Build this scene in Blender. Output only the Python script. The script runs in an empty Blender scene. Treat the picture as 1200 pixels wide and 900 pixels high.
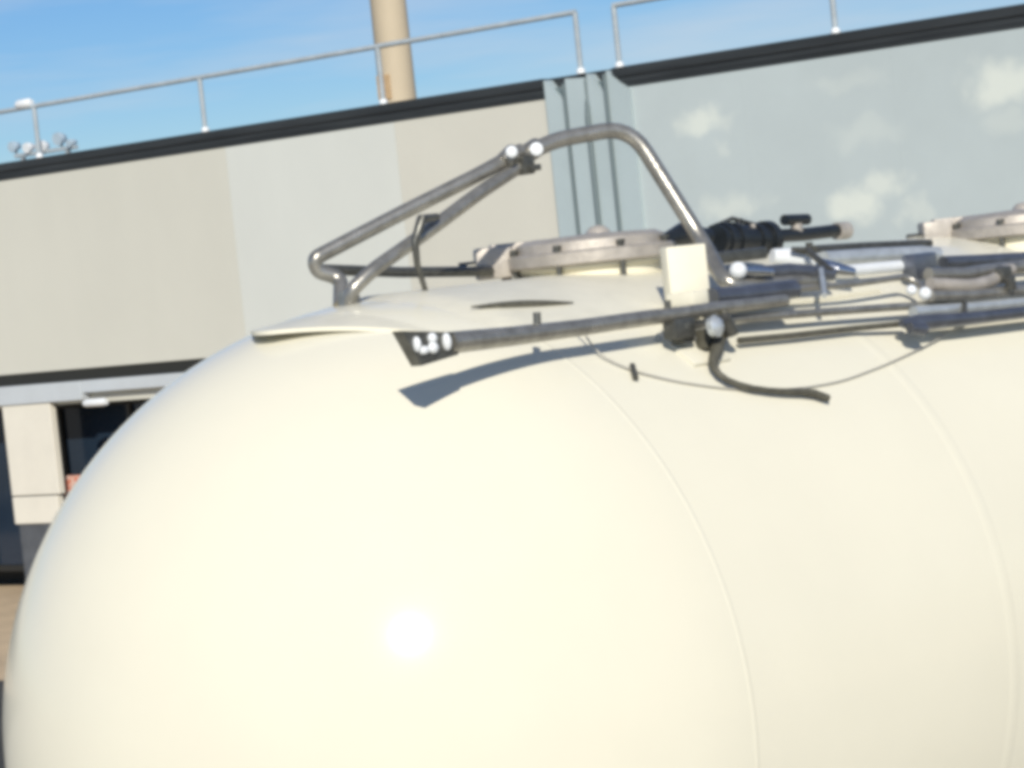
import bpy, bmesh, math, random
from mathutils import Vector, Matrix
random.seed(4)
R_ = math.radians
scn = bpy.context.scene
COL = scn.collection

# ------------------------------------------------------------------ camera
EYE = 4.5
F = 3000.0                      # focal length in pixels of a 1200 px wide picture
ROLL = R_(6)
PITCH = math.atan(145 * math.cos(ROLL) / F)
fwd = Vector((0, math.cos(PITCH), -math.sin(PITCH)))
up0 = Vector((0, math.sin(PITCH), math.cos(PITCH)))
rt0 = Vector((1, 0, 0))
cr = rt0 * math.cos(ROLL) - up0 * math.sin(ROLL)
cu = rt0 * math.sin(ROLL) + up0 * math.cos(ROLL)
cam_d = bpy.data.cameras.new('camera')
cam = bpy.data.objects.new('camera', cam_d)
COL.objects.link(cam)
m = Matrix((cr, cu, -fwd)).transposed().to_4x4()
m.translation = Vector((0, 0, EYE))
cam.matrix_world = m
cam_d.sensor_width = 36
cam_d.lens = 36 * F / 1200
cam_d.clip_end = 6000
scn.camera = cam

# ------------------------------------------------------------------ sky, sun, exposure
world = bpy.data.worlds.new('World')
scn.world = world
world.use_nodes = True
nt = world.node_tree
bg = nt.nodes['Background']
SUN = Vector((0.044, -0.872, 0.488)).normalized()     # towards the sun
sky = nt.nodes.new('ShaderNodeTexSky')
sky.sky_type = 'NISHITA'
sky.sun_disc = False
sky.sun_elevation = math.asin(SUN.z)
sky.sun_rotation = math.atan2(SUN.x, SUN.y)
sky.air_density = 1.0
sky.dust_density = 0.25
sky.ozone_density = 3.0
sky.altitude = 200
tc = nt.nodes.new('ShaderNodeTexCoord')
mp = nt.nodes.new('ShaderNodeMapping')
mp.inputs['Rotation'].default_value = (0, R_(-14), 0)
mp.inputs['Scale'].default_value = (3.0, 3.0, 26)
nz = nt.nodes.new('ShaderNodeTexNoise')
nz.inputs['Scale'].default_value = 1.6
nz.inputs['Detail'].default_value = 5
nz.inputs['Roughness'].default_value = 0.55
cr_ = nt.nodes.new('ShaderNodeValToRGB')
cr_.color_ramp.elements[0].position = 0.40
cr_.color_ramp.elements[0].color = (0, 0, 0, 1)
cr_.color_ramp.elements[1].position = 0.8
cr_.color_ramp.elements[1].color = (0.6, 0.6, 0.6, 1)
mx = nt.nodes.new('ShaderNodeMix')
mx.data_type = 'RGBA'
mx.inputs[7].default_value = (8.5, 9.0, 9.6, 1)
hs = nt.nodes.new('ShaderNodeHueSaturation')
hs.inputs['Saturation'].default_value = 1.25
L = nt.links.new
L(tc.outputs['Generated'], mp.inputs['Vector'])
L(mp.outputs[0], nz.inputs['Vector'])
L(nz.outputs['Fac'], cr_.inputs[0])
L(cr_.outputs[0], mx.inputs[0])
L(sky.outputs[0], hs.inputs['Color'])
tn = nt.nodes.new('ShaderNodeMix'); tn.data_type = 'RGBA'; tn.blend_type = 'MULTIPLY'
tn.inputs[0].default_value = 1.0; tn.inputs[7].default_value = (0.80, 0.93, 1.16, 1)
L(hs.outputs[0], tn.inputs[6])
L(tn.outputs[2], mx.inputs[6])
L(mx.outputs[2], bg.inputs[0])
bg.inputs[1].default_value = 0.07

sun_d = bpy.data.lights.new('sun', 'SUN')
sun_d.energy = 3.8
sun_d.angle = R_(0.5)
sun_d.color = (1.0, 0.94, 0.82)
sun = bpy.data.objects.new('sun', sun_d)
COL.objects.link(sun)
sun.rotation_euler = SUN.to_track_quat('Z', 'Y').to_euler()
sun.location = (0, -5, 30)

scn.view_settings.view_transform = 'Standard'
scn.view_settings.look = 'None'
scn.view_settings.gamma = 1
scn.view_settings.exposure = 0.14
try:
    scn.cycles.filter_width = 4.8
except Exception:
    pass

# ------------------------------------------------------------------ frames of reference
def ray(x, y):
    return (fwd + cr * ((x - 600) / F) - cu * ((y - 450) / F)).normalized()
CAM = Vector((0, 0, EYE))
# tank: a runs along its axis away from the near weld, n out of its sunny side, z up from its axis
PHI = R_(42.2)
A = Vector((math.sin(PHI), math.cos(PHI), 0))
N = Vector((math.cos(PHI), -math.sin(PHI), 0))
Z = Vector((0, 0, 1))
C = Vector((-0.365, 7.753, EYE - 1.325))
RT = 1.25
ZC = C.z
def T(a, n, z):                      # tank coordinates -> coordinates local to the tank's Empty
    return Vector((a, -n, z + ZC))
def TP(x, y, n):                     # where the sight line meets the vertical plane n = const
    d = ray(x, y)
    t = (n - (CAM - C).dot(N)) / d.dot(N)
    P = CAM + d * t - C
    return T(P.dot(A), n, P.z)
def TS(x, y, off=0.0):               # where the sight line meets the shell, lifted off by off
    d = ray(x, y); o = CAM - C
    dp = d - A * d.dot(A); cp = o - A * o.dot(A)
    a = dp.dot(dp); b = 2 * dp.dot(cp); c = cp.dot(cp) - RT * RT
    D = b * b - 4 * a * c
    if D > 0:
        P = o + d * ((-b - D ** .5) / 2 / a)
        if P.dot(A) >= 0:
            nn = (P - A * P.dot(A)).normalized(); P = P + nn * off
            return T(P.dot(A), P.dot(N), P.z)
    b = 2 * d.dot(o); c = o.dot(o) - RT * RT
    P = o + d * ((-b - max(0, b * b - 4 * c) ** .5) / 2)
    P = P + P.normalized() * off
    return T(P.dot(A), P.dot(N), P.z)
def TR(x, y, h=0.05):                # sight line meets the surface lying h above the shell (or comes nearest to it)
    d = ray(x, y); o = CAM - C; r = RT + h
    dp = d - A * d.dot(A); cp = o - A * o.dot(A)
    a = dp.dot(dp); b = 2 * dp.dot(cp); c = cp.dot(cp) - r * r
    D = b * b - 4 * a * c
    P = o + d * ((-b - max(D, 0) ** .5) / 2 / a)
    return T(P.dot(A), P.dot(N), P.z)
# building: s along the wall to the right, v into the building, z up from the ground
U = Vector((0.80372, -0.59500, 0)).normalized()
V = Vector((-U.y, U.x, 0))
O = Vector((-8.338, 40.643, 0))
def BP(x, y, v=0.0):
    d = ray(x, y)
    t = ((O + V * v - CAM).dot(V)) / d.dot(V)
    P = CAM + d * t - O
    return Vector((P.dot(U), v, P.z))

# ------------------------------------------------------------------ materials
def mat(name, base, rough=0.5, metal=0.0, coat=0.0, vary=0.0, vscale=8.0, bump=0.0, bscale=60.0, spec=None,
        stretch=None, col2=None, lo=0.35, hi=0.65, emit=None, rvary=0.0):
    M = bpy.data.materials.new(name)
    M.use_nodes = True
    t = M.node_tree; b = t.nodes['Principled BSDF']
    b.inputs['Base Color'].default_value = (*base, 1)
    b.inputs['Roughness'].default_value = rough
    b.inputs['Metallic'].default_value = metal
    if coat: 
        b.inputs['Coat Weight'].default_value = coat
        b.inputs['Coat Roughness'].default_value = 0.12
    if spec is not None: b.inputs['Specular IOR Level'].default_value = spec
    c = t.nodes.new('ShaderNodeTexCoord'); k = t.nodes.new('ShaderNodeMapping')
    t.links.new(c.outputs['Object'], k.inputs[0])
    if stretch: k.inputs['Scale'].default_value = stretch
    if vary or col2:
        n = t.nodes.new('ShaderNodeTexNoise'); n.inputs['Scale'].default_value = vscale
        n.inputs['Detail'].default_value = 6; n.inputs['Roughness'].default_value = 0.6
        t.links.new(k.outputs[0], n.inputs['Vector'])
        r = t.nodes.new('ShaderNodeValToRGB')
        r.color_ramp.elements[0].position = lo; r.color_ramp.elements[1].position = hi
        d = col2 if col2 else tuple(max(0, x * (1 - vary)) for x in base)
        r.color_ramp.elements[0].color = (*d, 1); r.color_ramp.elements[1].color = (*base, 1)
        t.links.new(n.outputs['Fac'], r.inputs[0]); t.links.new(r.outputs[0], b.inputs['Base Color'])
        if rvary:
            q = t.nodes.new('ShaderNodeMapRange')
            q.inputs[3].default_value = rough + rvary; q.inputs[4].default_value = max(.02, rough - rvary)
            t.links.new(n.outputs['Fac'], q.inputs[0]); t.links.new(q.outputs[0], b.inputs['Roughness'])
    if bump:
        n2 = t.nodes.new('ShaderNodeTexNoise'); n2.inputs['Scale'].default_value = bscale
        n2.inputs['Detail'].default_value = 4
        t.links.new(k.outputs[0], n2.inputs['Vector'])
        bp = t.nodes.new('ShaderNodeBump'); bp.inputs['Strength'].default_value = bump
        bp.inputs['Distance'].default_value = 0.02
        t.links.new(n2.outputs['Fac'], bp.inputs['Height']); t.links.new(bp.outputs[0], b.inputs['Normal'])
    return M

M_tank = mat('tank_paint', (0.735, 0.708, 0.592), rough=0.15, vary=0.05, vscale=1.1, lo=.3, hi=.7, rvary=.02, spec=.13)
M_tank.node_tree.nodes['Principled BSDF'].inputs['Diffuse Roughness'].default_value = 0.25
M_cream = mat('cream_paint', (0.84, 0.80, 0.65), rough=0.42, vary=0.08, vscale=9, bump=.04)
M_steel = mat('galvanised_pipe', (0.41, 0.395, 0.355), rough=0.30, metal=0.65, vary=0.35, vscale=22, bump=.05, rvary=.1)
M_dsteel = mat('dark_steel', (0.15, 0.15, 0.135), rough=0.38, metal=0.6, vary=0.4, vscale=30, bump=.06, rvary=.1)
M_chrome = mat('polished_steel', (0.80, 0.80, 0.80), rough=0.16, metal=1.0, vary=0.1, vscale=30)
M_lid = mat('cast_alloy', (0.50, 0.46, 0.41), rough=0.5, metal=0.25, vary=0.25, vscale=18, bump=.12, bscale=90)
M_blue = mat('blued_steel', (0.20, 0.215, 0.25), rough=0.3, metal=0.7, vary=0.3, vscale=16)
M_pale = mat('pale_steel', (0.62, 0.66, 0.68), rough=0.3, metal=0.5, vary=0.2, vscale=20)
M_black = mat('black_enamel', (0.018, 0.022, 0.026), rough=0.35, vary=0.4, vscale=25, bump=.04)
M_rubber = mat('olive_rubber', (0.11, 0.105, 0.08), rough=0.6, vary=0.35, vscale=40, bump=.1)
M_wire = mat('thin_wire', (0.52, 0.50, 0.44), rough=0.5, metal=.3)
M_rust = mat('axle_iron', (0.09, 0.06, 0.045), rough=0.75, vary=0.4, vscale=12, bump=.2)

M_asphalt = mat('asphalt', (0.055, 0.055, 0.055), rough=0.9, vary=0.35, vscale=.8, bump=.4, bscale=80)
M_gravel = mat('pale_gravel', (0.48, 0.44, 0.36), rough=0.95, vary=0.25, vscale=2.5, bump=.5, bscale=120)
M_sand = mat('sandy_concrete', (0.60, 0.46, 0.30), rough=0.9, vary=0.2, vscale=1.2, bump=.3, bscale=30)
M_wall = mat('warm_cladding', (0.60, 0.595, 0.525), rough=0.55, vary=0.05, vscale=0.5, stretch=(1, 1, .5))
M_wall2 = mat('light_cladding', (0.62, 0.64, 0.60), rough=0.5, vary=0.05, vscale=0.5, stretch=(1, 1, .5))
M_wall3 = mat('taupe_cladding', (0.60, 0.59, 0.52), rough=0.55, vary=0.05, vscale=0.6)
M_trim = mat('dark_trim', (0.035, 0.040, 0.043), rough=0.5, vary=0.5, vscale=1.5, stretch=(.4, 1, 8))
M_soffit = mat('dark_groove', (0.02, 0.021, 0.018), rough=0.7)
M_fascia = mat('pale_fascia', (0.52, 0.56, 0.59), rough=0.5, vary=0.1, vscale=.8)
M_glass = mat('navy_glass', (0.02, 0.035, 0.06), rough=0.08, spec=.5, vary=.3, vscale=.7)
M_frame = mat('dark_frame', (0.02, 0.02, 0.018), rough=0.5)
M_column = mat('column_paint', (0.74, 0.71, 0.62), rough=0.55, vary=.06, vscale=2)
M_base = mat('slate_plinth', (0.10, 0.11, 0.125), rough=0.6, vary=.3, vscale=4)
M_rail = mat('railing_paint', (0.42, 0.48, 0.52), rough=0.5, metal=0, vary=.2, vscale=4)
M_white = mat('white_cap_and_glint', (0.80, 0.83, 0.85), rough=0.4, vary=.08, vscale=8)
M_flue = mat('tan_flue', (0.56, 0.47, 0.335), rough=0.7, vary=0.12, vscale=1.2, stretch=(1, 1, .4), bump=.1, bscale=12)
M_orange = mat('rust_patch', (0.62, 0.43, 0.24), rough=0.8, vary=.3, vscale=3)
M_bluepl = mat('blue_fitting', (0.50, 0.62, 0.72), rough=0.5, vary=.2, vscale=6)
M_roof = mat('roof_felt', (0.12, 0.12, 0.12), rough=0.9, vary=.3, vscale=2)

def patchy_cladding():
    """galvanised blue-grey sheet with pale light reflections painted into its colour"""
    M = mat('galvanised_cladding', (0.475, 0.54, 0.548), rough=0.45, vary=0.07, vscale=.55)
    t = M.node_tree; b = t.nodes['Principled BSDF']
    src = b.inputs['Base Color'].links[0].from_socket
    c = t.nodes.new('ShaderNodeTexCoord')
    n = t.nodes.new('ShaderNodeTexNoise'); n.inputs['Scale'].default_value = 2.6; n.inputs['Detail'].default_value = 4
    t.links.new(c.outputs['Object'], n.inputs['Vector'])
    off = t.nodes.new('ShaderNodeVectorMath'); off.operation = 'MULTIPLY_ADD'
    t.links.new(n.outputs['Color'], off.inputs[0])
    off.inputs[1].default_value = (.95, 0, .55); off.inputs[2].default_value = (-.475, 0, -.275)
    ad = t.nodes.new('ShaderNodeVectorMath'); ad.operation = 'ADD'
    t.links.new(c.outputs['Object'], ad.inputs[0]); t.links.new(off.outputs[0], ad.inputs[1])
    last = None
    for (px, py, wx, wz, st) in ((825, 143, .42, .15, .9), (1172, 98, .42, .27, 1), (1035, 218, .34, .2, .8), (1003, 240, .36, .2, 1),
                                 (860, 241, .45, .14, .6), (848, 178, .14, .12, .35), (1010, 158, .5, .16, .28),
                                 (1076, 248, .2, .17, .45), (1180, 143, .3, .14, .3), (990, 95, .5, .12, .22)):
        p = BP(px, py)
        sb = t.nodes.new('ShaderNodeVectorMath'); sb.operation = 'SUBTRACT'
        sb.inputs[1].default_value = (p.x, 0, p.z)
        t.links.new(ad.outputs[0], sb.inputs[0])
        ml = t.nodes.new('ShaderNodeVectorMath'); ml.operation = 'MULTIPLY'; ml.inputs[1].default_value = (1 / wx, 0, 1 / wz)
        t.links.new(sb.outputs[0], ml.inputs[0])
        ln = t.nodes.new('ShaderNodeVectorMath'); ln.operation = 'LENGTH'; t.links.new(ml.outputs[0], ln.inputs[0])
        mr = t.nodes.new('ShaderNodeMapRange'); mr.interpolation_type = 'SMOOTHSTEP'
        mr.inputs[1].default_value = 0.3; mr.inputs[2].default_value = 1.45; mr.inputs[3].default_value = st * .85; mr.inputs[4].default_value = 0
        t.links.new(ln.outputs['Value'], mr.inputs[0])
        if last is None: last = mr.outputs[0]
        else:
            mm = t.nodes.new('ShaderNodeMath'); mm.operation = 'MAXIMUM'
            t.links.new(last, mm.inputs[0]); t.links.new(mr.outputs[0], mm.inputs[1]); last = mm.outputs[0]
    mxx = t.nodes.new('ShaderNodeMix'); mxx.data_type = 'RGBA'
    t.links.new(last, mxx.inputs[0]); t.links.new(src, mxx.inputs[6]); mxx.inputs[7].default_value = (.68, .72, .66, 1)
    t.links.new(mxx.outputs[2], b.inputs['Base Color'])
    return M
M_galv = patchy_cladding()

# ------------------------------------------------------------------ mesh helpers
def link(name, bm, mt, parent=None, smooth=False):
    me = bpy.data.meshes.new(name)
    bmesh.ops.recalc_face_normals(bm, faces=bm.faces)
    bm.to_mesh(me); bm.free()
    me.materials.append(mt)
    if smooth:
        for p in me.polygons: p.use_smooth = True
        try: me.set_sharp_from_angle(angle=R_(38))
        except Exception: pass
    o = bpy.data.objects.new(name, me)
    COL.objects.link(o)
    if parent is not None: o.parent = parent
    return o
def tag(o, label, cat, group=None, kind=None):
    if label: o['label'] = label
    if cat: o['category'] = cat
    if group: o['group'] = group
    if kind: o['kind'] = kind
    return o
def empty(name, loc, rz=0):
    o = bpy.data.objects.new(name, None)
    COL.objects.link(o); o.location = loc; o.rotation_euler = (0, 0, rz)
    return o
def sub(bm, fn):
    """run fn on a scratch bmesh and merge it in"""
    b = bmesh.new(); fn(b)
    me = bpy.data.meshes.new('tmp'); b.to_mesh(me); b.free(); bm.from_mesh(me); bpy.data.meshes.remove(me)
def box(bm, c, s, bev=0.0, ex=None, ey=None, ez=None):
    """box centred c, size s, on axes ex ey ez"""
    ex = (ex or Vector((1, 0, 0))).normalized(); ez = (ez or Vector((0, 0, 1))).normalized()
    ey = ey or ez.cross(ex)
    def f(b):
        bmesh.ops.create_cube(b, size=1)
        for v in b.verts: v.co = Vector((v.co.x * s[0], v.co.y * s[1], v.co.z * s[2]))
        if bev: bmesh.ops.bevel(b, geom=list(b.edges), offset=bev, segments=2, affect='EDGES', profile=.6)
        for v in b.verts: v.co = Vector(c) + ex * v.co.x + ey * v.co.y + ez * v.co.z
    sub(bm, f)
def bx(bm, x0, x1, y0, y1, z0, z1, bev=0.0):
    box(bm, ((x0 + x1) / 2, (y0 + y1) / 2, (z0 + z1) / 2), (x1 - x0, y1 - y0, z1 - z0), bev)
def fillet(pts, r, k=6):
    pts = [Vector(p) for p in pts]
    out = [pts[0]]
    for i in range(1, len(pts) - 1):
        a, b, c = pts[i - 1], pts[i], pts[i + 1]
        la, lc = (a - b).length, (c - b).length
        q = min(r, la * .45, lc * .45)
        p0 = b + (a - b).normalized() * q; p1 = b + (c - b).normalized() * q
        for j in range(k + 1):
            t = j / k
            out.append(p0 * (1 - t) ** 2 + b * 2 * t * (1 - t) + p1 * t * t)
    out.append(pts[-1])
    return out
def tube(bm, pts, r, seg=14, fil=0.0, flat=1.0, caps=True):
    """swept tube; r a number or one per point; flat squashes it vertically"""
    P = fillet(pts, fil) if fil else [Vector(p) for p in pts]
    n = len(P)
    rr = r if isinstance(r, (list, tuple)) else [r] * n
    tan = [(P[min(i + 1, n - 1)] - P[max(i - 1, 0)]).normalized() for i in range(n)]
    ref = Vector((0, 0, 1)) if abs(tan[0].z) < .9 else Vector((1, 0, 0))
    u = (ref - tan[0] * ref.dot(tan[0])).normalized()
    rings = []
    for i in range(n):
        u = (u - tan[i] * u.dot(tan[i])).normalized()
        w = tan[i].cross(u)
        rings.append([bm.verts.new(P[i] + u * (math.cos(2 * math.pi * k / seg) * rr[i] * flat) + w * (math.sin(2 * math.pi * k / seg) * rr[i])) for k in range(seg)])
    for i in range(n - 1):
        for k in range(seg):
            bm.faces.new((rings[i][k], rings[i][(k + 1) % seg], rings[i + 1][(k + 1) % seg], rings[i + 1][k]))
    if caps:
        bm.faces.new(rings[0]); bm.faces.new(rings[-1])
def lathe(bm, prof, origin, axis, seg=48):
    """prof = [(along axis, radius)]"""
    axis = Vector(axis).normalized()
    ref = Vector((0, 0, 1)) if abs(axis.z) < .9 else Vector((1, 0, 0))
    u = (ref - axis * ref.dot(axis)).normalized(); w = axis.cross(u)
    rings = []
    for (h, r) in prof:
        c = Vector(origin) + axis * h
        if r < 1e-6: rings.append([bm.verts.new(c)])
        else: rings.append([bm.verts.new(c + (u * math.cos(2 * math.pi * k / seg) + w * math.sin(2 * math.pi * k / seg)) * r) for k in range(seg)])
    for i in range(len(rings) - 1):
        a, b = rings[i], rings[i + 1]
        for k in range(seg):
            k2 = (k + 1) % seg
            if len(a) == 1 and len(b) == 1: continue
            if len(a) == 1: bm.faces.new((a[0], b[k], b[k2]))
            elif len(b) == 1: bm.faces.new((a[k], a[k2], b[0]))
            else: bm.faces.new((a[k], a[k2], b[k2], b[k]))
    for rg in (rings[0], rings[-1]):
        if len(rg) > 1: bm.faces.new(rg)
def mk(fn, name, mt, parent=None, smooth=True):
    bm = bmesh.new(); fn(bm)
    return link(name, bm, mt, parent, smooth)
def tube_obj(name, mt, parent, pts, r, **k):
    return mk(lambda b: tube(b, pts, r, **k), name, mt, parent)

# ------------------------------------------------------------------ ground
def sheet(name, pts, mt, label):
    bm = bmesh.new(); bm.faces.new([bm.verts.new(p) for p in pts])
    o = link(name, bm, mt); o['kind'] = 'structure'; o['label'] = label
    return o
sheet('ground', [(-3000, -3000, 0), (3000, -3000, 0), (3000, 3000, 0), (-3000, 3000, 0)], M_gravel, 'pale gravel yard reaching to the horizon')
def Bw(s, v, z=0): return O + U * s + V * v + Vector((0, 0, z))
sheet('pavement', [Bw(-60, -6.4, .004), Bw(60, -6.4, .004), Bw(60, 1.2, .004), Bw(-60, 1.2, .004)], M_sand, 'sandy tan concrete apron in front of the building')

sheet('road', [Bw(-60, -13, .004), Bw(60, -13, .004), Bw(60, -6.4, .004), Bw(-60, -6.4, .004)], M_asphalt, 'dark asphalt strip between the yard and the tan apron')
# ------------------------------------------------------------------ building
bld = empty('industrial_building', O, math.atan2(U.y, U.x))
tag(bld, 'low flat-roofed industrial building clad in pale grey panels, behind the cream tank', 'building')
S0, S1 = -45.0, 42.0
mk(lambda b: bx(b, S0, S1, 0.12, 22, 3.0, 6.70), 'wall', M_wall, bld, False)
mk(lambda b: bx(b, S0, S1, 1.6, 21.9, 0, 2.998), 'wall', M_frame, bld, False)
mk(lambda b: bx(b, S0 - .1, S1 + .1, .25, 22.1, 6.705, 6.80), 'roof', M_roof, bld, False)
# cladding panels, joints 12 mm wide
joints = [S0]
x = 5.67
left = []
while x > S0: left.append(x); x -= 3.35
joints += sorted(left[2:]) + [5.67, 8.83, 11.44]
tones = {}
seq = [M_wall, M_wall2, M_wall3]
for i in range(len(joints) - 1):
    a, b_ = joints[i], joints[i + 1]
    k = {5.67: M_wall2, 8.83: M_wall3}.get(a)
    if k is None:
        k = M_wall if abs(b_ - 5.67) < .1 else seq[i % 3]
    lf = mk(lambda b: bx(b, a + .002, b_ - .002, 0, .115, 3.54, 6.56, 0), 'wall_panel', k, bld, False)
xs = [12.50, 14.42, 16.52]
while xs[-1] < S1 - 1: xs.append(min(xs[-1] + 2.08, S1))
for i in range(len(xs) - 1):
    a, b_ = xs[i], xs[i + 1]
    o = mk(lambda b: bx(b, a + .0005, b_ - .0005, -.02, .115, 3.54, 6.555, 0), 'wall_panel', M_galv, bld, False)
    o['label'] = 'blue-grey galvanised panel with pale light reflections painted on'
# trim under the roof edge, in layers, left run and right run
def trim(s0, s1, nm='roof_trim'):
    def f(b):
        bx(b, s0, s1, -.05, .24, 6.70, 6.83, .012)
        bx(b, s0, s1, -.025, .11, 6.62, 6.698)
        bx(b, s0, s1, -.012, .11, 6.565, 6.618)
    mk(f, nm, M_trim, bld, False)
trim(S0 - .1, 11.42); trim(12.52, S1 + .1)
mk(lambda b: bx(b, 11.42, 12.52, .12, .24, 6.70, 6.83), 'roof_trim', M_trim, bld, False)
# folded channel strips between the two kinds of cladding
def channel(s0, s1, proud, top_l, top_r):
    def f(b):
        pr = [(s0, 3.54), (s1, 3.54), (s1, top_r), ((s0 + s1) / 2, (top_l * .45 + top_r * .55)), (s0 + .02, top_l), (s0, top_l)]
        fr = [b.verts.new((p[0], -proud, p[1])) for p in pr]; bk = [b.verts.new((p[0], .118, p[1])) for p in pr]
        b.faces.new(fr); b.faces.new(bk)
        for i in range(len(pr)):
            j = (i + 1) % len(pr); b.faces.new((fr[i], fr[j], bk[j], bk[i]))
    o = mk(f, 'channel_strip', M_galvp, bld, False)
M_galvp = mat('galvanised_strip', (0.42, 0.50, 0.52), rough=0.42, vary=0.08, vscale=1.0)
M_pipe = mat('downpipe_grey', (0.13, 0.17, 0.18), rough=.5)
mk(lambda b: bx(b, 11.44, 12.5, .02, .117, 3.545, 6.69), 'channel_back', M_pipe, bld, False)
tube_obj('downpipe', M_pipe, bld, [(12.115, -.10, 3.6), (12.115, -.10, 6.25), (12.10, -.04, 6.5), (12.10, -.04, 6.72)], .034)
tube_obj('downpipe', M_pipe, bld, [(11.772, -.09, 3.6), (11.772, -.09, 6.72)], .020)
tube_obj('downpipe', M_pipe, bld, [(12.432, -.10, 3.6), (12.432, -.10, 6.76)], .024)
channel(11.45, 11.745, .065, 6.80, 6.50)
channel(11.80, 12.095, .08, 6.78, 6.76)
channel(12.135, 12.42, .065, 6.80, 6.50)
channel(12.445, 12.78, .07, 6.80, 6.52)
# lower edge of the cladding, fascia, recess
mk(lambda b: bx(b, S0, S1, .02, .2, 3.355, 3.535), 'cladding_groove', M_soffit, bld, False)
mk(lambda b: (bx(b, S0, 2.22, -.06, .6, 3.06, 3.352, .01), bx(b, 2.225, S1, -.03, .6, 3.165, 3.352, .01)), 'fascia', M_fascia, bld, False)
mk(lambda b: bx(b, S0, S1, .62, 1.58, 3.0, 3.16), 'soffit', M_frame, bld, False)
# awning lamp on the fascia
pl = BP(115, 473, -.12)
lamp = mk(lambda b: lathe(b, [(0, 0), (0, .045), (.05, .06), (.42, .06), (.47, .045), (.47, 0)], (pl.x - .27, -.14, pl.z + .02), (1, 0, 0), 20), 'fascia_lamp', M_white, bld)
mk(lambda b: bx(b, pl.x - .2, pl.x - .12, -.12, -.055, pl.z - .02, pl.z + .07), 'bracket', M_fascia, lamp, False)
# columns and windows
def column(s0):
    c = mk(lambda b: (bx(b, s0, s0 + 1.08, -.03, .10, 1.62, 3.055, .015), bx(b, s0, s0 + 1.02, -.03, .10, 1.17, 1.60, .015)), 'column', M_column, bld, False)
    mk(lambda b: bx(b, s0 + .02, s0 + 1.02, -.01, .09, 1.602, 1.618), 'joint_strip', M_soffit, c, False)
    mk(lambda b: bx(b, s0 + .06, s0 + .98, .0, .09, 0.008, 1.168), 'plinth', M_base, c, False)
for s0 in (-13.5, -6.6, .38, 7.3, 14.3, 21.2, 28): column(s0)
for s0 in [-20 + 3.45 * i for i in range(15)]:
    w = mk(lambda b: (bx(b, s0, s0 + .09, .8, .95, .3, 2.99), bx(b, s0 + 3.36, s0 + 3.445, .8, .95, .3, 2.99),
                      bx(b, s0 + .092, s0 + 3.358, .8, .95, 2.9, 2.99), bx(b, s0 + .092, s0 + 3.358, .8, .95, .3, .4),
                      bx(b, s0 + 1.6, s0 + 1.66, .81, .94, .402, 2.898)), 'window', M_frame, bld, False)
    mk(lambda b: bx(b, s0 + .094, s0 + 1.598, .86, .88, .403, 2.897), 'pane', M_glass, w, False)
    mk(lambda b: bx(b, s0 + 1.662, s0 + 3.356, .86, .88, .403, 2.897), 'pane', M_glass, w, False)

# red-brown hanging planter / sign seen between the column and the tank
pr = BP(84, 572, .45)
sg = empty('red_sign', O + U * pr.x + V * .45, math.atan2(U.y, U.x))
tag(sg, 'mottled red and white object in the shade, between the cream column and the tank', 'sign')
M_red = mat('mottled_red', (0.62, 0.20, 0.13), rough=.6, vscale=9, col2=(.75, .62, .55), lo=.42, hi=.58)
mk(lambda b: bx(b, -.16, .22, -.02, .02, pr.z - .35, pr.z + .2, .008), 'board', M_red, sg, False)
tube_obj('post', M_dsteel, sg, [(.03, .05, 0.008), (.03, .05, pr.z + .12)], .03)

# rooftop railings: two runs with the ladder gap between them
def railing(posts, rail_a, rail_b, label, corner):
    r0 = empty('rooftop_railing', O + U * posts[0] + Vector((0, 0, 6.83)), math.atan2(U.y, U.x))
    tag(r0, label, 'railing', 'railings along the roof edge')
    s = posts[0]
    for p in posts:
        po = tube_obj('post', M_rail, r0, [(p - s, .08, 0), (p - s, .08, .79)], .036)
        mk(lambda b: lathe(b, [(0, .0), (0, .06), (.04, .06), (.07, .045), (.08, 0)], (p - s, .08, 0), (0, 0, 1), 16), 'foot_cap', M_white, po)
    tube_obj('top_rail', M_rail, r0, [(rail_a - s, .08, .80), (rail_b - s, .08, .80)], .036)
    return r0, s
pl_ = [1.75 - 3.47 * k for k in range(12, 0, -1)] + [1.75, 5.25, 8.62, 11.96]
r1, s1 = railing(pl_, S0 + 1, 11.97, 'long grey tube railing on the roof edge, left of the ladder gap', 1)
mk(lambda b: lathe(b, [(0, 0), (0, .05), (.05, .075), (.28, .075), (.33, .05), (.33, 0)], (1.38 - s1, .08, .86), (1, 0, 0), 16), 'rail_sleeve', M_white, r1)
r2, s2 = railing([12.57, 15.75, 18.95, 22.15, 25.4, 28.6, 31.8, 35, 38.2], 12.56, 39, 'grey tube railing on the roof edge, right of the ladder gap', 1)

# small cluster of pale and blue fittings at the foot of the first railing post
cl = empty('rooftop_fittings', O + U * 1.6 + V * .32 + Vector((0, 0, 6.802)), math.atan2(U.y, U.x))
tag(cl, 'small cluster of white and blue floodlights on the roof edge at far left', 'floodlights')
mk(lambda b: bx(b, -.62, .72, -.05, .05, .10, .16, .01), 'mounting_bar', M_rail, cl, False)
mk(lambda b: (bx(b, -.5, -.44, -.03, .03, 0, .1), bx(b, .5, .56, -.03, .03, 0, .1)), 'bar_foot', M_rail, cl, False)
for (sx, dz, mt, r) in ((-.6, .27, M_bluepl, .085), (-.28, .22, M_white, .08), (.03, .2, M_white, .1), (.42, .28, M_bluepl, .1), (.66, .19, M_bluepl, .06)):
    mk(lambda b: lathe(b, [(0, 0), (0, r), (.06, r * 1.05), (.16, r * .6), (.2, 0)], (sx, -.1, dz), (0, 1, .15), 18), 'lamp_head', mt, cl)
    tube_obj('lamp_stem', M_rail, cl, [(sx, 0, .15), (sx, -.02, dz)], .02)

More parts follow.
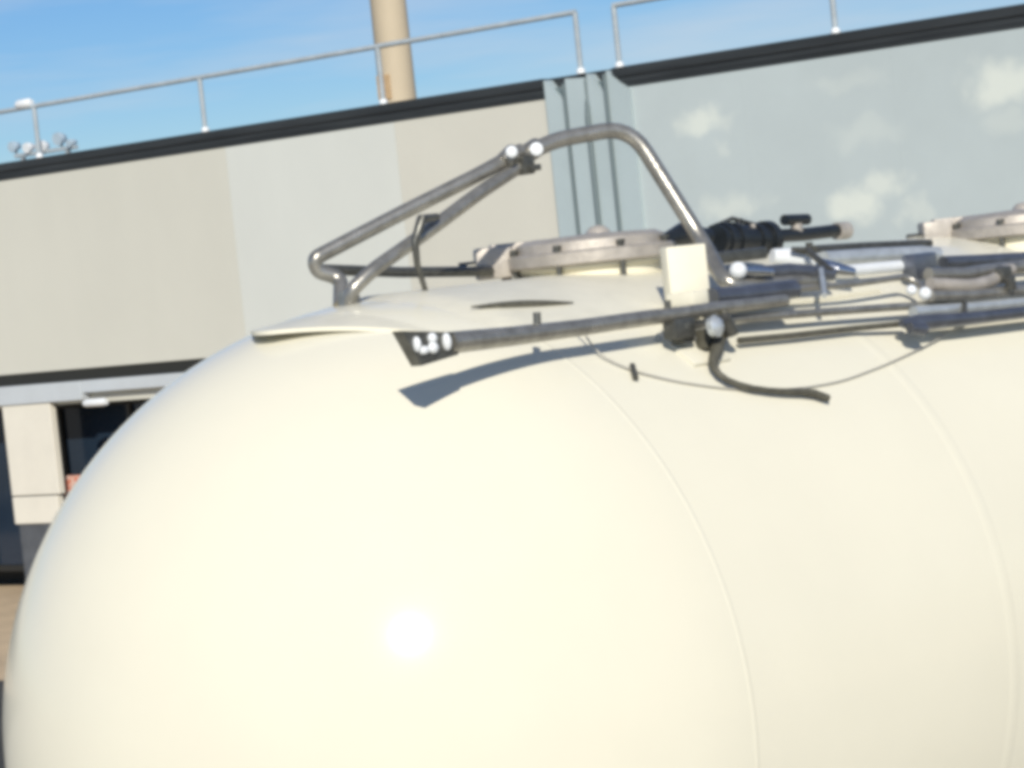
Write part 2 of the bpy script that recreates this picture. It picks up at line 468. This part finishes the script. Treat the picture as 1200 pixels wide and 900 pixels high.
# tan flue behind the roof edge
q0 = BP(440, 0, 5.0); q1 = BP(478, 0, 5.0); q2 = BP(447, 118, 5.0); q3 = BP(487, 118, 5.0)
wtop = (q1.x - q0.x) ; wbot = (q3.x - q2.x)
cb = (q2.x + q3.x) / 2
ctop = (q0.x + q1.x) / 2
fl = empty('chimney_flue', O + U * cb + V * 5.0 + Vector((0, 0, 6.802)), math.atan2(U.y, U.x))
tag(fl, 'tall plain tan flue rising behind the roof edge railing', 'flue')
rb = wbot * .5 * .86
fb = mk(lambda b: lathe(b, [(0, rb * 1.15), (.12, rb * 1.15), (.121, rb), (9.0, rb * .86), (9.001, rb), (9.3, rb), (9.31, 0)], (0, 0, 0), (0, 0, 1), 40), 'flue_shaft', M_flue, fl)
mk(lambda b: bx(b, -.16, .10, -rb * .99 - .02, -rb * .9, BP(460, 118, 5).z - 6.80, BP(460, 88, 5).z - 6.80, .02), 'access_plate', M_orange, fl, False)

# ------------------------------------------------------------------ tank wagon
tank = empty('tank_wagon', (C.x, C.y, 0), math.pi / 2 - PHI)
tag(tank, 'huge glossy cream cylindrical tank with a domed end and steel pipework along its top', 'tank')
LEN = 9.6
def shell(b):
    prof = []
    K = 40
    for i in range(K + 1):
        t = math.pi / 2 * i / K
        prof.append((-RT * 1.02 * math.cos(t), RT * math.sin(t)))
    prof += [(LEN * j / 12, RT) for j in range(1, 12)]
    for i in range(K + 1):
        t = math.pi / 2 * (1 - i / K)
        prof.append((LEN + RT * math.cos(t), RT * math.sin(t)))
    lathe(b, prof, T(0, 0, 0), (1, 0, 0), 160)
sh = mk(shell, 'shell', M_tank, tank)
def seam(a, w=.010, h=.0035):
    mk(lambda b: lathe(b, [(-w, RT - .004), (-w * .6, RT + h * .7), (0, RT + h), (w * .6, RT + h * .7), (w, RT - .004)], T(a, 0, 0), (1, 0, 0), 160), 'weld_seam', M_tank, tank)
seam(0.0, .014, .0007)
sa = TS(1135, 560)
seam(sa.x, .05, .0002); seam(sa.x + 2.4); seam(sa.x + 4.8); seam(LEN)

# raised saddle plate draped over the top, rounded nose at the near end
def top_plate(b):
    nn = 36; na = 30; th = .012
    top = []; bot = []
    for j in range(nn + 1):
        n = -.62 + 1.24 * j / nn
        k = (n + .02) / .62
        a0 = -.52 + ((.60 * math.sqrt(n * n + .004) - .03 + .16 * n * n) if n > 0 else 1.0 * (math.sqrt(n * n + .004) - .05))
        rt_, rb_ = [], []
        for i in range(na + 1):
            a = a0 + (1.75 - a0) * (i / na) ** 1.4
            zs = math.sqrt(RT * RT - n * n)
            z = zs + .014 - .068 * max(0, -a / .52) ** 0.75
            rt_.append(b.verts.new(T(a, n, z)))
            rb_.append(b.verts.new(T(a, n, z - th)))
        top.append(rt_); bot.append(rb_)
    for g in (top, bot):
        for j in range(nn):
            for i in range(na): b.faces.new((g[j][i], g[j + 1][i], g[j + 1][i + 1], g[j][i + 1]))
    for j in range(nn):
        b.faces.new((top[j][0], top[j + 1][0], bot[j + 1][0], bot[j][0])); b.faces.new((top[j][na], top[j + 1][na], bot[j + 1][na], bot[j][na]))
    for i in range(na):
        b.faces.new((top[0][i], top[0][i + 1], bot[0][i + 1], bot[0][i])); b.faces.new((top[nn][i], top[nn][i + 1], bot[nn][i + 1], bot[nn][i]))
mk(top_plate, 'saddle_plate', M_cream, tank)

# guard frame of bent tube over the near manway
gf = mk(lambda b: tube(b, [TP(612, 183, .10), TP(650, 164, .13), TP(738, 148, .25), TP(826, 288, .44), TR(852, 337, .07), TR(905, 333, .07), TR(958, 329, .07)], .026, fil=.10), 'guard_frame', M_steel, tank)
tube_obj('far_leg', M_steel, gf, [TP(612, 176, .10), TP(560, 205, .05), TP(470, 250, -.06), TP(368, 303, -.18), TP(372, 318, -.18), TP(400, 326, -.14), TP(399, 358, -.10)], .0235, fil=.04)
tube_obj('near_leg', M_steel, gf, [TP(612, 193, .10), TP(560, 227, .09), TP(500, 272, .06), TP(437, 316, .03), TP(412, 340, .0), TP(409, 360, -.02)], .022, fil=.06)
def foot(b):
    p = TP(409, 352, -.04); 
    tube(b, [p + Vector((0, 0, .03)), p + Vector((.005, 0, -.05))], [.030, .042], seg=12)
mk(foot, 'leg_foot', M_steel, gf)
for (x, y, n, rr, ax) in ((597, 184, .09, .031, (-.8, 0, -.45)), (624, 176, .11, .031, (.8, 0, .3))):
    p = TP(x, y, n); d = Vector(ax).normalized()
    cl_ = mk(lambda b: lathe(b, [(-.035, 0), (-.035, rr * .8), (-.025, rr), (.025, rr), (.035, rr * .8), (.035, 0)], p, d, 20), 'clamp', M_steel, gf)
for (x, y, r) in ((595, 179, .019), (624, 176, .022)):  # white discs painted in as the bright highlights on the clamps
    q = TP(x, y, .11) + Vector((-.02, -.034, 0))
    mk(lambda b: lathe(b, [(0, r), (.008, r * .95), (.014, r * .5), (.016, 0)], q, Vector((-.66, -.70, .1)), 20), 'clamp_glint', M_white, gf)
p = TP(611, 194, .10)
mk(lambda b: (box(b, p, (.05, .075, .06), .008), box(b, p + Vector((.0, -.05, -.012)), (.02, .05, .02), .004)), 'clamp_block', M_dsteel, gf)
tube_obj('strap', M_dsteel, gf, [TP(512, 254, .09), TP(494, 257, .11), TP(486, 282, .11), TP(489, 310, .10), TP(500, 345, .08)], [.011, .016, .012, .010, .008])
tube_obj('cross_bar', M_dsteel, tank, [TP(380, 316, -.18), TP(470, 319, -.18), TP(575, 318, -.18)], .017)

# post block that carries the side rail, and the lug under it
pb = TP(806, 322, .64)
post = mk(lambda b: (box(b, TP(803, 323, .62), (.13, .06, .185), .006, ex=Vector((.86, -.5, 0)))), 'rail_post', M_cream, tank)
mk(lambda b: box(b, TP(806, 350, .70), (.08, .10, .04), .006), 'post_arm', M_cream, post)
def lug(b):
    c = TS(812, 408, .003)
    nn = Vector((0, -math.cos(.83), math.sin(.83)))
    box(b, c, (.18, .17, .014), .006, ez=Vector((0, c.y, c.z - ZC)))
mk(lug, 'support_lug', M_tank, tank)

# side rail with the flattened open end
NR = .775
def side_pts(l): return [TP(x, y, NR) for x, y in l]
rail = mk(lambda b: tube(b, side_pts([(526, 402), (600, 394), (680, 384), (760, 372), (850, 360), (920, 352)]), [.030, .027, .024, .022, .020, .019], seg=18), 'side_rail', M_steel, tank)
def flare(b):
    """sheet pressed open: top edge runs on, lower corner cut back"""
    out = [TP(466, 388, NR), TP(489, 429, NR), TP(532, 416, NR), TP(534, 390, NR)]
    for dn, sgn in ((0.0, 1),):
        fr = [p + Vector((0, -.016, 0)) for p in out]; bk = [p + Vector((0, .022, 0)) for p in out]
        vf = [b.verts.new(p) for p in fr]; vb = [b.verts.new(p) for p in bk]
        b.faces.new(vf); b.faces.new(vb)
        for i in range(4): b.faces.new((vf[i], vf[(i + 1) % 4], vb[(i + 1) % 4], vb[i]))
mk(flare, 'flared_end', M_dsteel, rail, False)
def glints(b):
    for (x, y, r) in ((485, 405, .022), (500, 402, .036), (519, 402, .026)):
        c = TP(x, y, NR) + Vector((0, -.016, 0))
        pass
    def el(x, y, rx, rz):
        c = TP(x, y, NR) + Vector((0, -.020, 0)); r = bmesh.ops.create_uvsphere(b, u_segments=16, v_segments=10, radius=1)
        for v in r['verts']: v.co = c + Vector((v.co.x * rx, v.co.y * .014, v.co.z * rz))
    el(482, 404, .010, .021); el(490, 411, .018, .012); el(500, 397, .014, .015); el(501, 408, .017, .016); el(517, 401, .013, .024)
mk(glints, 'flare_glint', M_white, rail)  # white ellipsoids stand in for highlights on the flared end
tube_obj('rail_peg', M_dsteel, rail, [TP(629, 366, NR), TP(630, 388, NR)], .011)
tube_obj('rail_peg', M_dsteel, rail, [TP(782, 352, NR), TP(783, 368, NR)], .010)
def clampers(b):
    box(b, TP(796, 385, NR), (.10, .05, .06), .01); box(b, TP(800, 394, NR - .02), (.06, .05, .04), .008)
mk(clampers, 'rail_clamp', M_dsteel, rail)
tube_obj('lower_rod', M_steel, tank, [TR(792, 384, 0.06), TR(860, 374, 0.06), TR(960, 366, 0.06), TR(1075, 358, 0.06), TR(1200, 349, 0.06), TR(1320, 340, 0.06)], .013)
tube_obj('lower_rod', M_rubber, tank, [TR(866, 399, .03), TR(930, 393, .03), TR(1000, 385, .03), TR(1062, 379, .05)], .010)

# hose hook
hp = [TP(846, 362, .80), TP(853, 374, .81), TP(851, 392, .82), TS(838, 404, .05), TS(833, 422, .045), TS(829, 436, .03), TS(840, 450, .025), TS(868, 460, .022), TS(905, 465, .022), TS(944, 465, .022), TS(966, 472, .02)]
hp = [hp[0]] + [p for i in range(len(hp) - 1) for p in (hp[i] * .75 + hp[i + 1] * .25, hp[i] * .25 + hp[i + 1] * .75)] + [hp[-1]]
hr = [.010, .018, .016, .019, .022, .013, .010, .0095, .0095, .013, .012]
hr = [hr[0]] + [r for i in range(len(hr) - 1) for r in (hr[i] * .75 + hr[i + 1] * .25, hr[i] * .25 + hr[i + 1] * .75)] + [hr[-1]]
hk = mk(lambda b: tube(b, hp, hr, seg=12), 'drain_hose', M_rubber, tank)
mk(lambda b: box(b, TS(820, 410, .04), (.045, .04, .06), .008), 'hose_bracket', M_rubber, hk)
mk(lambda b: lathe(b, [(0, 0), (0, .030), (.02, .034), (.035, .02), (.04, 0)], TP(833, 384, .83), (.2, -1, .2), 20), 'hose_coupling', M_pale, hk)
tube_obj('hose_band', M_dsteel, hk, [TP(848, 372, .83), TP(856, 386, .83), TP(858, 392, .83)], .022)

# thin slack wire on the shell
wire = [TS(668, 398, .06), TS(700, 420, .01), TS(740, 437, .008), TS(790, 449, .006), TS(860, 459, .006), TS(930, 458, .006), TS(985, 449, .006), TS(1040, 428, .006), TS(1090, 405, .012), TS(1135, 380, .03)]
tube_obj('slack_wire', M_wire, tank, fillet(wire, .1, 4), .003, seg=8)
tube_obj('wire_clip', M_dsteel, tank, [TS(739, 432, .012), TS(743, 447, .012)], .009, seg=8)

# manways: cast lid on a cream neck with hinge lug and bolts
def manway(xc, yc, label, n=0.0, dz=0.0):
    c0 = TP(xc, yc, n)
    root = mk(lambda b: lathe(b, [(-.10, .235), (.030, .235), (.031, .255), (.04, .255), (.041, 0)], Vector((c0.x, -n, ZC + 1.245 + dz)), (0, 0, 1), 48), 'manway', M_cream, tank)
    root['label'] = label
    z = ZC + 1.287 + dz
    cx = c0.x
    mk(lambda b: (lathe(b, [(0, .275), (.008, .285), (.042, .285), (.048, .275), (.050, .255), (.078, .250), (.092, .22), (.10, 0)], (cx, -n, z), (0, 0, 1), 48)), 'lid', M_lid, root)
    mk(lambda b: lathe(b, [(0, .045), (.02, .04), (.035, .025), (.04, 0)], (cx + .05, -n, z + .085), (0, 0, 1), 20), 'lid_boss', M_lid, root)
    u = Vector((-.74, .67, 0))
    e = Vector((cx, -n, z)) + u * .325
    hg = mk(lambda b: (box(b, e + Vector((0, 0, .035)), (.12, .10, .105), .012, ex=u), box(b, e - u * .14 + Vector((0, 0, .075)), (.30, .05, .04), .008, ex=u)), 'hinge_lug', M_lid, root)
    mk(lambda b: lathe(b, [(-.03, 0), (-.03, .018), (.03, .018), (.03, 0)], e + u * .085 + Vector((0, 0, .03)), u, 14), 'hinge_pin', M_dsteel, root)
    for k in range(8):
        t = 2 * math.pi * k / 8 + .3
        q = Vector((cx + .268 * math.cos(t), .268 * math.sin(t) - n, z - .07))
        mk(lambda b: lathe(b, [(0, .010), (.128, .010), (.129, .015), (.140, .015), (.141, 0)], q, (0, 0, 1), 6), 'bolt', M_dsteel, root, False)
    mk(lambda b: (box(b, e - u * .04 + Vector((0, 0, -.045)), (.03, .06, .07), .004, ex=u)), 'hinge_stay', M_rust, root)
manway(692, 300, 'near manway under the guard frame')
manway(1195, 288, 'far manway at the right edge', .32, -.07)

tube_obj('shadow_strip', M_rubber, tank, [TR(552 + 12 * i, 359.5 - .5 * i, .018) for i in range(11)], [.002 + .011 * math.sin(math.pi * i / 10) for i in range(11)], seg=12)  # dark strip laid on the plate as the manway's painted shadow
# black valve actuator with its rod and end cap
NA = .12
act = mk(lambda b: (tube(b, [TP(838, 281, NA), TP(896, 281, NA)], .054, seg=28),), 'valve_actuator', M_black, tank)
mk(lambda b: (lathe(b, [(0, 0), (0, .066), (.035, .066), (.035, 0)], TP(894, 281, NA), (1, 0, 0), 28)), 'cylinder_flange', M_black, act)
tube_obj('cylinder_port', M_black, act, [TP(866, 270, NA), TP(866, 256, NA)], .012)
tube_obj('rod', M_black, act, [TP(897, 277, NA), TP(940, 275, NA), TP(982, 270, NA)], .024)
mk(lambda b: (tube(b, [TP(919, 258, NA), TP(946, 257, NA)], .020, seg=18)), 'knob', M_black, act)
tube_obj('knob_stem', M_lid, act, [TP(933, 262, NA), TP(934, 272, NA)], .022)
mk(lambda b: (tube(b, [TP(980, 271, NA), TP(992, 270, NA)], .032, seg=18)), 'end_cap', M_lid, act)
tube_obj('air_line', M_dsteel, act, [TP(845, 262, NA), TP(858, 256, NA), TP(880, 262, NA), TP(905, 268, NA)], .008)
mk(lambda b: [lathe(b, [(-.008, .0), (-.008, .061), (.008, .061), (.008, 0)], TP(x, 281, NA), (1, 0, 0), 28) for x in (846, 858, 882)] and None, 'cylinder_band', M_black, act)
tube_obj('grease_nipple', M_lid, act, [TP(882, 262, NA + .03), TP(883, 270, NA + .03)], .009)
def yoke(b):
    tube(b, [TP(778, 281, NA), TP(800, 274, NA), TP(830, 278, NA)], [.020, .04, .03])
mk(yoke, 'elbow', M_black, act)
mk(lambda b: box(b, TR(862, 300, 0.06), (.26, .08, .04), .01), 'mounting_plate', M_dsteel, act)
# bright fittings below it
def ball(b, x, y, n, r):
    lathe(b, [(-r * math.cos(math.pi * i / 12), r * math.sin(math.pi * i / 12)) for i in range(13)], TR(x, y, n), (0, 0, 1), 24)
mk(lambda b: (ball(b, 865, 317, .12, .028),), 'pressure_gauge', M_white, tank)
tube_obj('gauge_stem', M_chrome, tank, [TR(865, 317, 0.12), TR(885, 318, 0.12), TR(905, 319, 0.12)], [.012, .016, .012])
vb = mk(lambda b: (tube(b, [TR(905, 300, 0.08), TR(930, 302, 0.08), TR(955, 306, 0.08)], [.024, .034, .022], seg=18)), 'ball_valve', M_white, tank)
tube_obj('valve_handle', M_dsteel, vb, [TR(928, 292, 0.12), TR(945, 294, 0.12), TR(956, 302, 0.12), TR(972, 316, 0.12)], [.008, .014, .012, .012])
tube_obj('valve_neck', M_dsteel, vb, [TP(948, 284, .22), TP(950, 303, .22)], .013)
tube_obj('valve_tail', M_chrome, vb, [TR(957, 309, 0.09), TR(980, 317, 0.09), TR(1000, 320, 0.09)], [.022, .028, .018])
tube_obj('drop_pipe', M_pale, tank, [TR(962, 316, .12), TR(966, 346, .12)], .009)
# blue steel run behind the rail
mk(lambda b: (tube(b, [TR(834, 349, 0.1), TR(870, 346, 0.1), TR(930, 339, 0.1)], .030, seg=18)), 'blue_sleeve', M_blue, tank)
tube_obj('sleeve_pipe', M_blue, tank, [TR(875, 322, 0.1), TR(925, 317, 0.1), TR(975, 321, 0.1)], .024)
tube_obj('mid_pipe', M_steel, tank, [TR(925, 339, 0.09), TR(1000, 333, 0.09), TR(1060, 324, 0.09), TR(1078, 332, 0.09), TR(1082, 345, 0.09)], .011, fil=.05)
# pale conduit and thin bar between the manways
tube_obj('thin_bar', M_dsteel, tank, [TR(955, 292, 0.07), TR(1020, 288, 0.07), TR(1090, 285, 0.07)], .014)
tube_obj('pale_conduit', M_pale, tank, [TR(965, 304, 0.05), TR(1020, 300, 0.05), TR(1080, 297, 0.05), TR(1100, 299, 0.05)], .028)
tube_obj('pale_conduit', M_white, tank, [TR(985, 318, .06), TR(1040, 313, .06), TR(1075, 310, .06)], .020)
mk(lambda b: box(b, TR(1078, 312, 0.07), (.14, .06, .09), .012), 'junction_box', M_blue, tank)
mk(lambda b: (ball(b, 1084, 344, .1, .022), ball(b, 1068, 340, .09, .018)), 'bright_fitting', M_white, tank)
# brown-grey pipes at the right
tube_obj('return_pipe', M_steel, tank, [TR(1088, 322, 0.1), TR(1130, 322, 0.1), TR(1165, 316, 0.1), TR(1240, 308, 0.1), TR(1340, 300, 0.1)], .024)
tube_obj('return_pipe', M_lid, tank, [TR(1090, 333, 0.12), TR(1140, 335, 0.12), TR(1166, 328, 0.12), TR(1175, 318, 0.12), TR(1185, 316, 0.12)], .022, fil=.05)
tube_obj('return_pipe', M_steel, tank, [TR(1090, 347, 0.1), TR(1140, 346, 0.1), TR(1200, 340, 0.1), TR(1330, 328, 0.1)], .020)
tube_obj('return_pipe', M_blue, tank, [TR(1105, 308, 0.08), TR(1150, 306, 0.08), TR(1200, 303, 0.08), TR(1330, 296, 0.08)], .024)
mk(lambda b: (box(b, TR(1176, 322, 0.14), (.06, .04, .06), .01), box(b, TR(1184, 332, 0.14), (.03, .03, .05), .006)), 'pipe_clip', M_dsteel, tank)
lp = mk(lambda b: tube(b, [TR(1056, 379, 0.08), TR(1072, 379, 0.08), TR(1130, 374, 0.08), TR(1200, 366, 0.08), TR(1340, 352, 0.08)], [.012, .028, .024, .022, .022], seg=18), 'large_pipe', M_blue, tank)
mk(lambda b: tube(b, [TR(1066, 384, 0.09), TR(1082, 386, 0.09)], [.018, .024], seg=14), 'pipe_cap', M_blue, lp)
tube_obj('pipe_hanger', M_dsteel, lp, [TR(1130, 356, 0.09), TR(1131, 372, 0.09)], .010)
tube_obj('upper_conduit', M_pale, tank, [TR(1070, 366, 0.07), TR(1130, 361, 0.07), TR(1200, 354, 0.07), TR(1330, 344, 0.07)], .020)

# underframe, saddles and wheels below the picture
ch = mk(lambda b: [bx(b, -.6, LEN + .6, s * .55 - .09, s * .55 + .09, 1.25, 1.55) for s in (-1, 1)] and None, 'underframe', M_rust, tank, False)
def saddle(a):
    def f(b):
        K = 14; th = .14
        for side in (-th, th): pass
        pts = [(-.85, 1.55)] + [(-.95 + 1.9 * i / K, ZC - math.sqrt(RT ** 2 - (-.95 + 1.9 * i / K) ** 2) - .004) for i in range(K + 1)] + [(.85, 1.55)]
        f0 = [b.verts.new((a - th, p[0], p[1])) for p in pts]; f1 = [b.verts.new((a + th, p[0], p[1])) for p in pts]
        b.faces.new(f0); b.faces.new(f1)
        for i in range(len(pts)):
            j = (i + 1) % len(pts); b.faces.new((f0[i], f0[j], f1[j], f1[i]))
    mk(f, 'saddle', M_cream, tank, False)
for a in (.8, LEN - .8): saddle(a)
for a in (.3, 1.9, LEN - 1.9, LEN - .3):
    for s in (-1, 1):
        wh = mk(lambda b: lathe(b, [(-.07, 0), (-.07, .12), (-.02, .14), (-.02, .38), (-.07, .40), (-.07, .46), (.06, .46), (.07, .49), (.09, .49), (.09, .38), (.02, .36), (.02, 0)], (a, s * .72, .52), (0, -s, 0), 40), 'wheel', M_rust, tank)
    tube_obj('axle', M_rust, tank, [(a, -.8, .52), (a, .8, .52)], .07)
mk(lambda b: [bx(b, q - .9, q + .9, s * .88 - .06, s * .88 + .06, .42, .66, .02) for q in (1.1, LEN - 1.1) for s in (-1, 1)] and None, 'bogie_frame', M_rust, tank, False)
mk(lambda b: [bx(b, q - .25, q + .25, -.82, .82, .70, 1.248, .02) for q in (1.1, LEN - 1.1)] and None, 'bolster', M_rust, tank, False)
tr = empty('railway_track', (C.x, C.y, 0), math.pi / 2 - PHI)
tag(tr, 'pair of steel rails on the yard under the cream tank', 'track')
for s in (-1, 1):
    mk(lambda b: bx(b, -30, 40, s * .72 - .035, s * .72 + .035, 0.004, .06), 'rail', M_dsteel, tr, False)
